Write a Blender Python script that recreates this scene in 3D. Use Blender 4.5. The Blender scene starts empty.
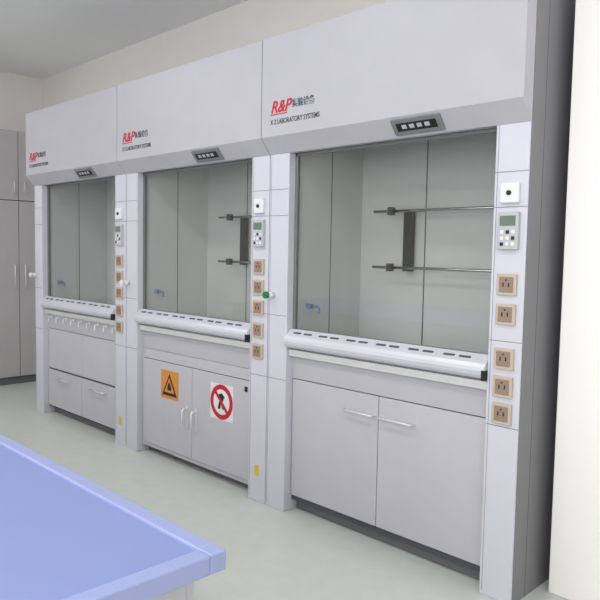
import bpy, math
from mathutils import Vector, Matrix
scene=bpy.context.scene
scene.view_settings.view_transform='Standard'
CAM=[1.2486,-2.5042,1.4231,0.7845,0.0703,0.0188,674.05]

# ---------- materials ----------
def mat(name,col,rough=.5,metal=0,noise=0.0,scale=6,spec=.5,bump=0):
    m=bpy.data.materials.new(name); m.use_nodes=True; nt=m.node_tree; b=nt.nodes['Principled BSDF']
    c=[(v/255)**2.2 for v in col]
    b.inputs['Base Color'].default_value=(*c,1); b.inputs['Roughness'].default_value=rough
    b.inputs['Metallic'].default_value=metal; b.inputs['Specular IOR Level'].default_value=spec
    if noise>0:
        tc=nt.nodes.new('ShaderNodeTexCoord'); n=nt.nodes.new('ShaderNodeTexNoise'); n.inputs['Scale'].default_value=scale
        n.inputs['Detail'].default_value=5
        rp=nt.nodes.new('ShaderNodeMapRange'); rp.inputs['From Min'].default_value=.3; rp.inputs['From Max'].default_value=.7
        rp.inputs['To Min'].default_value=1-noise; rp.inputs['To Max'].default_value=1+noise
        mx=nt.nodes.new('ShaderNodeMix'); mx.data_type='RGBA'; mx.blend_type='MULTIPLY'; mx.inputs[0].default_value=1
        mx.inputs[6].default_value=(*c,1)
        nt.links.new(tc.outputs['Object'],n.inputs['Vector']); nt.links.new(n.outputs['Fac'],rp.inputs['Value'])
        nt.links.new(rp.outputs['Result'],mx.inputs[7]); nt.links.new(mx.outputs[2],b.inputs['Base Color'])
        if bump>0:
            bp=nt.nodes.new('ShaderNodeBump'); bp.inputs['Strength'].default_value=bump; bp.inputs['Distance'].default_value=.002
            nt.links.new(n.outputs['Fac'],bp.inputs['Height']); nt.links.new(bp.outputs['Normal'],b.inputs['Normal'])
    return m
M=dict(
 paint=mat('grey_lacquer',(186,184,190),.42,noise=.02),
 side=mat('side_panel_grey',(126,125,130),.5,noise=.02),  # darker grey paints in the shade on the hood's right side
 post=mat('post_lacquer',(208,208,218),.4,noise=.015),
 cab=mat('cabinet_laminate',(194,192,199),.5,noise=.02),
 liner=mat('liner_panel',(212,213,211),.45,noise=.03,scale=3),
 work=mat('worktop_ceramic',(215,216,215),.3,noise=.03),
 seam=mat('seam_dark',(80,81,84),.7),
 seaml=mat('seam_light',(130,130,134),.6),
 frame=mat('sash_frame',(125,129,127),.4,.3),
 bar=mat('handle_bar_alu',(206,207,216),.35,.1,noise=.02),
 slot=mat('slot_shadow',(85,85,88),.6),
 chrome=mat('chrome_rod',(180,180,180),.25,1),
 dark=mat('black_plastic',(28,28,30),.5),
 steel=mat('steel_handle',(225,225,228),.3,.6),
 beige=mat('socket_beige',(192,177,163),.45),
 brown=mat('socket_insert',(148,126,110),.5),
 white=mat('white_plastic',(230,230,232),.4),
 grey=mat('controller_grey',(185,188,190),.45),
 lcd=mat('lcd_green_grey',(110,122,112),.25),
 silver=mat('display_silver',(140,142,142),.35,.5),
 green=mat('green_valve_cap',(20,120,70),.4),
 red=mat('sign_red',(195,30,50),.5),
 orange=mat('sign_orange',(215,140,62),.5),
 yellow=mat('label_yellow',(220,190,70),.5),
 blue=mat('tap_blue',(120,140,170),.4),
 txt=mat('print_dark_grey',(80,80,88),.6),
 wall=mat('wall_paint_cream',(243,240,234),.85,noise=.015,bump=.1),
 wallw=mat('wall_paint_white',(253,250,246),.85,noise=.01,bump=.1),
 ceil=mat('ceiling_paint',(250,250,249),.9,noise=.01),
 floor=mat('floor_vinyl',(206,211,202),.3,noise=.03,scale=14),
 tall=mat('tall_cabinet_laminate',(186,183,184),.5,noise=.02),
 bench=mat('bench_top_blue',(132,144,194),.38,noise=.02),
 lip=mat('bench_lip_blue',(152,161,204),.38),
 ply=mat('plinth_grey',(115,115,119),.6),
)
g=bpy.data.materials.new('sash_glass'); g.use_nodes=True; nt=g.node_tree; nt.nodes.clear()
o=nt.nodes.new('ShaderNodeOutputMaterial'); t=nt.nodes.new('ShaderNodeBsdfTransparent'); t.inputs[0].default_value=(.87,.885,.875,1)
gl=nt.nodes.new('ShaderNodeBsdfGlossy'); gl.inputs['Roughness'].default_value=.02
lw=nt.nodes.new('ShaderNodeLayerWeight'); pw=nt.nodes.new('ShaderNodeMath'); pw.operation='POWER'; pw.inputs[1].default_value=5
lw.inputs['Blend'].default_value=.5
ma=nt.nodes.new('ShaderNodeMath'); ma.operation='MULTIPLY_ADD'; ma.inputs[1].default_value=.92; ma.inputs[2].default_value=.07
mx=nt.nodes.new('ShaderNodeMixShader'); nt.links.new(lw.outputs['Facing'],pw.inputs[0]); nt.links.new(pw.outputs[0],ma.inputs[0]); nt.links.new(ma.outputs[0],mx.inputs[0]); nt.links.new(t.outputs[0],mx.inputs[1]); nt.links.new(gl.outputs[0],mx.inputs[2]); nt.links.new(mx.outputs[0],o.inputs[0])
M['glass']=g
em=bpy.data.materials.new('lamp_diffuser'); em.use_nodes=True; b_=em.node_tree.nodes['Principled BSDF']; b_.inputs['Emission Color'].default_value=(1,1,1,1); b_.inputs['Emission Strength'].default_value=1.0  # glow for the added ceiling lamps
M['diff']=em

# ---------- helpers ----------
def mk(name,verts,faces,m,parent=None,bev=0,smooth=False):
    me=bpy.data.meshes.new(name); me.from_pydata(verts,[],faces); me.materials.append(M[m]); me.update()
    ob=bpy.data.objects.new(name,me); scene.collection.objects.link(ob)
    if parent: ob.parent=parent
    if smooth:
        for f in me.polygons:f.use_smooth=True
    if bev>0:
        b=ob.modifiers.new('bevel','BEVEL'); b.width=bev; b.segments=2; b.limit_method='ANGLE'
    return ob
def prism(name,prof,x0,x1,m,parent=None,bev=0):
    n=len(prof); a=sum(prof[i][0]*prof[(i+1)%n][1]-prof[(i+1)%n][0]*prof[i][1] for i in range(n))
    if a<0: prof=prof[::-1]
    v=[(x0,y,z) for y,z in prof]+[(x1,y,z) for y,z in prof]
    f=[tuple(range(n))[::-1],tuple(range(n,2*n))]+[(i,(i+1)%n,n+(i+1)%n,n+i) for i in range(n)]
    return mk(name,v,f,m,parent,bev)
def box(name,x0,x1,y0,y1,z0,z1,m,parent=None,bev=.002):
    return prism(name,[(y0,z0),(y1,z0),(y1,z1),(y0,z1)],x0,x1,m,parent,bev)
def cyl(name,p0,p1,r,m,parent=None,n=20,r2=None):
    p0=Vector(p0);p1=Vector(p1);d=(p1-p0).normalized(); q=d.to_track_quat('Z','Y'); r2=r if r2 is None else r2
    v=[p0+q@Vector((r*math.cos(2*math.pi*i/n),r*math.sin(2*math.pi*i/n),0)) for i in range(n)]
    v+=[p1+q@Vector((r2*math.cos(2*math.pi*i/n),r2*math.sin(2*math.pi*i/n),0)) for i in range(n)]
    f=[tuple(range(n))[::-1],tuple(range(n,2*n))]+[(i,(i+1)%n,n+(i+1)%n,n+i) for i in range(n)]
    ob=mk(name,v,f,m,parent)
    for k,pl in enumerate(ob.data.polygons): pl.use_smooth=k>1
    return ob
def tube(name,pts,r,m,parent=None):
    c=bpy.data.curves.new(name,'CURVE'); c.dimensions='3D'; c.bevel_depth=r; c.bevel_resolution=4; c.use_fill_caps=True
    s=c.splines.new('POLY'); s.points.add(len(pts)-1)
    for i,p_ in enumerate(pts): s.points[i].co=(*p_,1)
    c.materials.append(M[m]); ob=bpy.data.objects.new(name,c); scene.collection.objects.link(ob); ob.parent=parent; return ob
def text(name,s,x,y,z,size,m,parent,sx=1,shear=0,off=.012):
    c=bpy.data.curves.new(name,'FONT'); c.body=s; c.size=size; c.extrude=.0006; c.offset=size*off; c.shear=shear
    c.materials.append(M[m]); ob=bpy.data.objects.new(name,c); scene.collection.objects.link(ob)
    ob.parent=parent; ob.location=(x,y,z); ob.rotation_euler=(math.pi/2,0,0); ob.scale=(sx,1,1); return ob
def poly(name,v2,y0,y1,m,parent):
    n=len(v2); v=[(x,y0,z) for x,z in v2]+[(x,y1,z) for x,z in v2]
    f=[tuple(range(n)),tuple(range(n,2*n))[::-1]]+[(i,n+i,n+(i+1)%n,(i+1)%n) for i in range(n)]
    return mk(name,v,f,m,parent)
def tri(name,cx,cz,s,y0,y1,m,parent):
    h=s*.866; return poly(name,[(cx-s/2,cz-h/2),(cx+s/2,cz-h/2),(cx,cz+h/2)],y0,y1,m,parent)
def empty(name,loc):
    e=bpy.data.objects.new(name,None); scene.collection.objects.link(e); e.location=loc; return e

# ---------- fume hood ----------
ZS=1.948; ZB=1.008; ZT=2.544; ZK=2.03
def hood(kind,x):
    H=empty('fume_hood',(x,0,0)); e=.0015
    box('post_left',e,.15,0,.85,.0,ZS+.02,'post',H,.004)
    box('post_right',1.35,1.496,0,.849,0,ZS+.02,'post',H,.004)
    box('side_cover',1.4962,1.4994,.006,.85,0,ZT-.002,'side',H,0)  # sheet coloured darker to stand for the shaded side
    box('side_cover_seam',1.499,1.4997,.11,.113,0,ZT-.002,'seam',H,0)
    for px0,px1 in ((e,.15),(1.35,1.5-e)):
        for z in (1.76,1.62,1.08,.73):
            box('post_joint',px0+.003,px1-.003,-.0008,.004,z-.0015,z+.0015,'seaml',H,0)
    box('post_seam',.012,.014,-.0008,.004,.02,ZS,'seaml',H,0)
    box('post_seam',1.362,1.364,-.0008,.004,.02,ZS,'seaml',H,0)
    box('liner_left',.15,.156,.07,.6,.9,2.3,'liner',H,0)
    box('liner_right',1.344,1.35,.07,.6,.9,2.3,'liner',H,0)
    for xx in (.1555,1.3435): box('liner_seam',xx,xx+.001,.328,.334,.9,2.3,'seam',H,0)
    box('baffle_back',.156,1.344,.6,.62,.9,2.3,'liner',H,0)
    for xx in (.61,1.06): box('baffle_seam',xx-.003,xx+.003,.598,.601,.9,2.3,'seam',H,0)
    box('rear_panel',.15,1.35,.83,.85,.0,ZS+.02,'paint',H,0)
    box('roof_box',e,1.495,.03,.85,2.3,ZT-.001,'paint',H,0)
    box('upper_side_left',e,.15,.031,.849,ZS+.021,2.299,'paint',H,0)
    box('upper_side_right',1.35,1.495,.031,.849,ZS+.021,2.299,'paint',H,0)
    box('upper_rear',.15,1.35,.8,.829,ZS,2.299,'paint',H,0)
    prism('canopy_fascia',[(-.07,ZT),(-.07,ZK),(-.002,ZS),(.03,ZS),(.03,ZT)],e+.001,1.4975,'paint',H,.002)
    box('worktop',.15,1.35,.02,.6,.865,.9,'work',H,.003)
    box('worktop_rim',.156,1.344,.56,.6,.9,.912,'work',H,.003)
    box('sash_stile_left',.15,.168,.045,.065,ZB-.02,ZS,'frame',H,.002)
    box('sash_stile_right',1.332,1.35,.045,.065,ZB-.02,ZS,'frame',H,.002)
    box('sash_rail_top',.15,1.35,.045,.065,ZS-.014,ZS+.01,'frame',H,.002)
    box('sash_rail_bottom',.15,1.35,.04,.065,ZB-.03,ZB+.004,'frame',H,.002)
    mk('sash_glass_pane',[(.16,.055,ZB),(1.34,.055,ZB),(1.34,.055,ZS-.005),(.16,.055,ZS-.005)],[(0,1,2,3)],'glass',H)
    pr=[(.03,ZB+.004),(-.012,ZB-.03),(-.022,ZB-.045),(-.026,ZB-.06),(-.022,ZB-.078),(-.008,ZB-.092),(.02,ZB-.098),(.06,ZB-.098),(.06,ZB)]
    prism('sash_handle_bar',pr,.152,1.348,'bar',H,.002)
    box('bar_end_cap',1.336,1.349,-.029,.05,ZB-.1,ZB-.055,'dark',H,.004)
    d=Vector((0,-.042,-.034)).normalized(); nrm=Vector((0,-.034,.042)).normalized()
    for i in range(6):
        for w,off in ((.06,0),(.06,.078)):
            cx=.225+i*.187+off
            c=Vector((cx,.009,ZB-.013))+nrm*.0006
            vs=[]
            for k in range(12):
                a=2*math.pi*k/12; sxx=(w/2-.007)*(1 if math.cos(a)>0 else -1)+.007*math.cos(a)
                vs.append(c+Vector((sxx,0,0))+d*(-.007*math.sin(a)))
            mk('airfoil_slot',vs,[tuple(range(12))],'slot',H)
    box('apron',.15,1.35,.05,.08,.74,ZB-.09,'paint',H,.002)
    box('plinth',.15,1.35,.10,.83,0,.09,'ply',H,0)
    box('cabinet_carcass',.15,1.35,.078,.829,.085,.864,'cab',H,0)
    box('door_shadow_gap',.152,1.348,.06,.079,.06,.75,'seam',H,0)
    def barh(x0,x1,z,y=.05):
        tube('bar_handle',[(x0,y+.002,z),(x0,y-.028,z),(x0+.006,y-.034,z),(x1-.006,y-.034,z),(x1,y-.028,z),(x1,y+.002,z)],.006,'steel',H)
    if kind=='right':
        box('door_left',.154,.748,.05,.075,.09,.735,'cab',H,.003)
        box('door_right',.752,1.346,.05,.075,.09,.735,'cab',H,.003)
        barh(.545,.73,.64); barh(.775,.96,.64)
    if kind=='center':
        box('apron_low',.152,1.348,.052,.08,.70,.738,'cab',H,.002)
        box('safety_frame',.152,1.348,.045,.08,.05,.70,'cab',H,.004)
        for nm,a,b in (('safety_door_left',.185,.748),('safety_door_right',.752,1.315)):
            box(nm+'_gap',a-.004,b+.004,.0435,.05,.076,.674,'seam',H,0)
            box(nm,a,b,.036,.06,.08,.67,'cab',H,.003)
        for hx in (.70,.80):
            box('lever_plate',hx-.013,hx+.013,.03,.037,.27,.42,'steel',H,.004)
            tube('lever_handle',[(hx,.03,.40),(hx,.005,.40),(hx,-.004,.39),(hx,-.006,.30)],.008,'steel',H)
        box('warning_plate',.40,.60,.0345,.037,.43,.62,'orange',H,0)
        tri('warning_triangle_border',.50,.525,.17,.0335,.035,'dark',H)
        tri('warning_triangle_field',.50,.523,.118,.0328,.034,'orange',H)
        poly('warning_flame',[(.48,.488),(.52,.488),(.525,.51),(.513,.52),(.508,.55),(.497,.53),(.49,.54),(.478,.51)],.0320,.033,'dark',H)
        box('prohibition_plate',.945,1.165,.0348,.037,.395,.615,'white',H,0)
        cyl('prohibition_ring',(1.055,.036,.505),(1.055,.0338,.505),.108,'red',H,40)
        cyl('prohibition_field',(1.055,.035,.505),(1.055,.0331,.505),.078,'white',H,40)
        poly('prohibition_figure',[(1.02,.46),(1.045,.46),(1.05,.49),(1.07,.46),(1.09,.46),(1.07,.51),(1.085,.54),(1.06,.56),(1.03,.55),(1.035,.51)],.0326,.0335,'dark',H)
        poly('prohibition_slash',[(.99,.555),(1.005,.57),(1.12,.455),(1.105,.44)],.0320,.0333,'red',H)
        box('lock_plate',1.27,1.295,.033,.037,.605,.635,'dark',H,0)
    if kind=='left':
        box('service_panel_left',.154,.748,.05,.075,.40,.735,'cab',H,.002)
        box('service_panel_right',.752,1.346,.05,.075,.40,.735,'cab',H,.002)
        for i in range(9):
            xx=.22+i*.132
            cyl('service_rose',(xx,.052,.84),(xx,.043,.84),.013,'white',H)
            tube('service_hook',[(xx,.045,.84),(xx,.028,.84),(xx,.022,.832),(xx,.022,.80)],.0045,'white',H)
        box('drawer_left',.154,.748,.045,.075,.075,.385,'cab',H,.003)
        box('drawer_right',.752,1.346,.045,.075,.075,.385,'cab',H,.003)
        barh(.36,.56,.33,.045); barh(.94,1.14,.33,.045)
    text('logo_letters','R&P',.075,-.0712,2.150,.085,'red',H,1.0,.3,.02)
    box('logo_underline',.075,.20,-.0715,-.07,2.138,2.143,'red',H,0)
    text('logo_subtitle','\u5B9E\u9A8C\u8BBE\u5907',.235,-.0712,2.165,.045,'txt',H,.9,0,.02)
    text('logo_company','X 2 LABORATORY SYSTEMS',.075,-.0712,2.09,.036,'txt',H,.8)
    q0=Vector((0,-.07,ZK)); q1=Vector((0,-.002,ZS)); dd=(q1-q0).normalized(); nn=Vector((0,dd.z,-dd.y))
    if nn.y>0: nn=-nn
    def slab(name,xa,xb,t0,t1,h,m,bv=.002):
        v=[]
        L=(q1-q0).length
        for hh in (-.001,h):
            for xx,tt in ((xa,t0),(xb,t0),(xb,t1),(xa,t1)):
                pnt=q0+dd*(tt*L)+nn*hh; v.append((xx,pnt.y,pnt.z))
        return mk(name,v,[(0,1,2,3),(7,6,5,4),(0,4,5,1),(1,5,6,2),(2,6,7,3),(3,7,4,0)],m,H,bv)
    slab('display_bezel',.86,1.12,.10,.86,.010,'silver',.006)
    slab('display_screen',.885,1.095,.28,.66,.012,'dark')
    for k in range(4): slab('display_key',.915+k*.04,.94+k*.04,.36,.54,.0135,'grey',.001)
    def socket(z):
        c=1.425
        box('socket_frame',c-.043,c+.043,-.012,.002,z-.043,z+.043,'beige',H,.003)
        box('socket_insert',c-.031,c+.031,-.014,-.010,z-.031,z+.031,'brown',H,.002)
        for dx in (-.012,.012): box('socket_pin',c+dx-.003,c+dx+.003,-.0145,-.013,z-.008,z+.008,'dark',H,0)
        cyl('socket_earth',(c,-.0145,z+.018),(c,-.013,z+.018),.004,'dark',H)
    zs={'right':(1.31,1.19,1.01,.895,.785),'center':(1.34,1.225,1.11,.985,.865),'left':(1.34,1.225,1.11,.985,.865)}[kind]
    for z in zs: socket(z)
    c=1.425
    box('switch_box',c-.04,c+.04,-.018,.002,1.635,1.715,'white',H,.005)
    cyl('switch_knob',(c,-.017,1.675),(c,-.024,1.675),.010,'dark',H)
    box('controller_body',c-.045,c+.045,-.020,.002,1.45,1.60,'grey',H,.004)
    box('controller_lcd',c-.034,c+.034,-.0215,-.019,1.545,1.585,'lcd',H,.001)
    for r in range(3):
        for k in range(3):
            box('controller_button',c-.030+k*.024,c-.016+k*.024,-.0225,-.019,1.465+r*.024,1.479+r*.024,'dark' if (r+k)%3==0 else 'white',H,.001)
    if kind!='right': box('inspection_label',c-.018,c+.018,-.001,.002,.15,.21,'yellow',H,0)
    cyl('valve_body',(.04,.002,1.19),(.04,-.045,1.19),.016,'white',H)
    cyl('valve_cap',(.04,-.045,1.19),(.04,-.062,1.19),.019,'green' if kind=='right' else 'white',H)
    if kind!='left':
        off=0 if kind=='right' else .09
        for z in (1.66,1.35):
            cyl('support_rod',(.33+off,.5,z),(1.33,.5,z),.008,'chrome',H)
            for xx in (.45+off,1.2):
                box('rod_clamp',xx-.014,xx+.014,.48,.52,z-.022,z+.022,'seam',H,.003)
                cyl('clamp_screw',(xx,.48,z),(xx,.45,z),.006,'chrome',H)
        box('stand_plate',.49+off,.55+off,.56,.585,1.33,1.67,'dark',H,.002)
        for z in (1.66,1.35): cyl('rod_bracket',(.52+off,.5,z),(.52+off,.6,z),.008,'chrome',H)
    else:
        cyl('support_rod',(.5,.5,1.66),(1.33,.5,1.66),.008,'chrome',H)
        cyl('rod_bracket',(.9,.5,1.66),(.9,.6,1.66),.008,'chrome',H)
    z=1.13; y=.15
    cyl('gas_tap_body',(.156,y,z),(.20,y,z),.012,'blue',H)
    tube('gas_tap_spout',[(.19,y,z),(.235,y,z),(.245,y,z-.01),(.245,y,z-.035)],.007,'blue',H)
    cyl('gas_tap_knob',(.19,y,z),(.19,y-.03,z),.013,'blue',H)
    return H
hood('right',-1.5); hood('center',-3.0); hood('left',-4.5)

# ---------- room ----------
XL,XR,YB,YF,ZC=-6.25,3.2,.87,-6.0,3.3
box('floor',XL-.1,XR+.1,YF-.1,YB+.1,-.1,0,'floor',None,0)
box('ceiling',XL-.1,XR+.1,YF-.1,YB+.1,ZC,ZC+.1,'ceil',None,0)
box('wall_back',XL-.1,XR+.1,YB,YB+.1,0,ZC,'wall',None,0)
box('wall_left',XL-.1,XL,YF,YB,0,ZC,'wall',None,0)
box('wall_right',XR,XR+.1,YF,YB,0,ZC,'wall',None,0)
Wf=empty('wall_front',(0,0,0))
WX0=-1.4
box('solid_part',XL,WX0,YF-.1,YF,0,ZC,'wall',Wf,0)
box('parapet',WX0,XR,YF-.1,YF,0,.85,'wall',Wf,0)
box('lintel',WX0,XR,YF-.1,YF,2.95,ZC,'wall',Wf,0)
n=2; W=(XR-WX0)/n
for i in range(n+1):
    cx=WX0+i*W; a=max(WX0,cx-.1); b=min(XR,cx+.1)
    box('pier',a,b,YF-.1,YF,.85,2.95,'wall',Wf,0)
for i in range(n):
    a=WX0+i*W+.1; b=WX0+(i+1)*W-.1
    E=empty('window_%d'%(i+1),(0,0,0))  # unseen windows, placed to let light in clear of the sash reflections
    for nm,x0,x1,z0,z1 in (('frame_bottom',a,b,.85,.91),('frame_top',a,b,2.89,2.95),('frame_left',a,a+.06,.91,2.89),('frame_right',b-.06,b,.91,2.89),('mullion',(a+b)/2-.03,(a+b)/2+.03,.91,2.89)):
        box(nm,x0,x1,YF-.08,YF-.02,z0,z1,'white',E,.003)
box('structural_column',.05,1.0,.225,YB-.01,0,ZC,'wallw',None,.004)

T=empty('tall_cabinet',(0,0,0))
xf=-5.72
box('carcass',XL+.04,xf-.02,-1.32,.83,.08,2.60,'tall',T,0)
box('plinth',XL+.04,xf-.05,-1.31,.83,0,.08,'ply',T,0)
box('door_shadow_gap',xf-.021,xf-.012,-1.3,.78,.09,2.59,'seam',T,0)
ys=[.79,.37,-.05,-.47,-.89,-1.31]
for i in range(5):
    a,b=ys[i+1]+.003,ys[i]-.003
    box('door_lower',xf-.02,xf,a,b,.085,1.895,'tall',T,.003)
    box('door_upper',xf-.02,xf,a,b,1.903,2.595,'tall',T,.003)
    hy=(a+.05) if i%2==0 else (b-.05)
    tube('pull_handle',[(xf,hy,1.0),(xf+.03,hy,1.01),(xf+.03,hy,1.24),(xf,hy,1.25)],.006,'steel',T)
    tube('pull_handle_upper',[(xf,hy,1.97),(xf+.03,hy,1.98),(xf+.03,hy,2.09),(xf,hy,2.10)],.006,'steel',T)

B=empty('lab_bench',(0,0,0))
bx0,bx1,by0,by1,bz=-4.2,.35,-3.3,-1.775,.9
box('bench_top',bx0+.034,bx1-.034,by0+.034,by1-.034,bz-.035,bz-.006,'bench',B,0)
for a in ((bx0,bx1,by1-.035,by1),(bx0,bx1,by0,by0+.035),(bx0,bx0+.035,by0+.035,by1-.035),(bx1-.035,bx1,by0+.035,by1-.035)):
    box('raised_lip',*a,bz-.036,bz,'lip',B,.003)
box('carcass',bx0+.05,bx1-.05,by0+.05,by1-.05,.1,bz-.037,'cab',B,0)
box('plinth',bx0+.1,bx1-.1,by0+.1,by1-.1,0,.1,'ply',B,0)
nb=7; w=(bx1-bx0-.1)/nb
for i in range(nb):
    a=bx0+.05+i*w+.002; b=a+w-.004
    for s,yy in ((1,by1-.05),(-1,by0+.05)):
        y0,y1=(yy,yy+.02) if s>0 else (yy-.02,yy)
        box('drawer_front',a,b,y0,y1,.70,.855,'cab',B,.003)
        box('door_front',a,b,y0,y1,.105,.695,'cab',B,.003)
        ho=yy+s*.05
        tube('bar_handle',[(a+w/2-.08,yy+s*.02,.78),(a+w/2-.08,ho,.78),(a+w/2+.08,ho,.78),(a+w/2+.08,yy+s*.02,.78)],.005,'steel',B)
        tube('bar_handle',[(a+.06,yy+s*.02,.64),(a+.06,ho,.64),(a+.2,ho,.64),(a+.2,yy+s*.02,.64)],.005,'steel',B)

# ---------- light ----------
w_=bpy.data.worlds.new('World'); scene.world=w_; w_.use_nodes=True
w_.node_tree.nodes['Background'].inputs[0].default_value=(.88,.93,1,1); w_.node_tree.nodes['Background'].inputs[1].default_value=1.2
def area(name,loc,rot,sx,sy,E_,col=(.985,.985,1)):
    L=bpy.data.lights.new(name,'AREA'); L.shape='RECTANGLE'; L.size=sx; L.size_y=sy; L.energy=E_; L.color=col
    o_=bpy.data.objects.new(name,L); scene.collection.objects.link(o_); o_.location=loc; o_.rotation_euler=rot; return o_
for i in range(n):
    cx=WX0+(i+.5)*W
    area('window_daylight',(cx,YF-.15,1.9),(math.pi/2,0,0),W-.3,1.95,56)  # added area lamp standing in for daylight through the unseen window
for lx in (-4.6,-1.8,1.2):
    for ly in (-1.6,-4.2):
        C=empty('ceiling_lamp',(lx,ly,0))  # unseen ceiling lamps, added to light the room
        box('housing',-.65,.65,-.16,.16,ZC-.06,ZC-.002,'white',C,.004)
        box('diffuser',-.62,.62,-.13,.13,ZC-.066,ZC-.058,'diff',C,.002)
        l=area('lamp_light',(0,0,ZC-.07),(0,0,0),1.2,.25,18 if ly>-2 else 24); l.parent=C

# ---------- camera ----------
cx,cy,cz,yaw,pit,rol,f=CAM
cam=bpy.data.cameras.new('camera'); cam.sensor_width=36; cam.lens=f*36/600
co=bpy.data.objects.new('camera',cam); scene.collection.objects.link(co); scene.camera=co
fw=Vector((-math.sin(yaw)*math.cos(pit),math.cos(yaw)*math.cos(pit),-math.sin(pit)))
r=Vector((math.cos(yaw),math.sin(yaw),0)); u=r.cross(fw)
r2=math.cos(rol)*r+math.sin(rol)*u; u2=-math.sin(rol)*r+math.cos(rol)*u
co.matrix_world=Matrix((( r2.x,u2.x,-fw.x,cx),(r2.y,u2.y,-fw.y,cy),(r2.z,u2.z,-fw.z,cz),(0,0,0,1)))
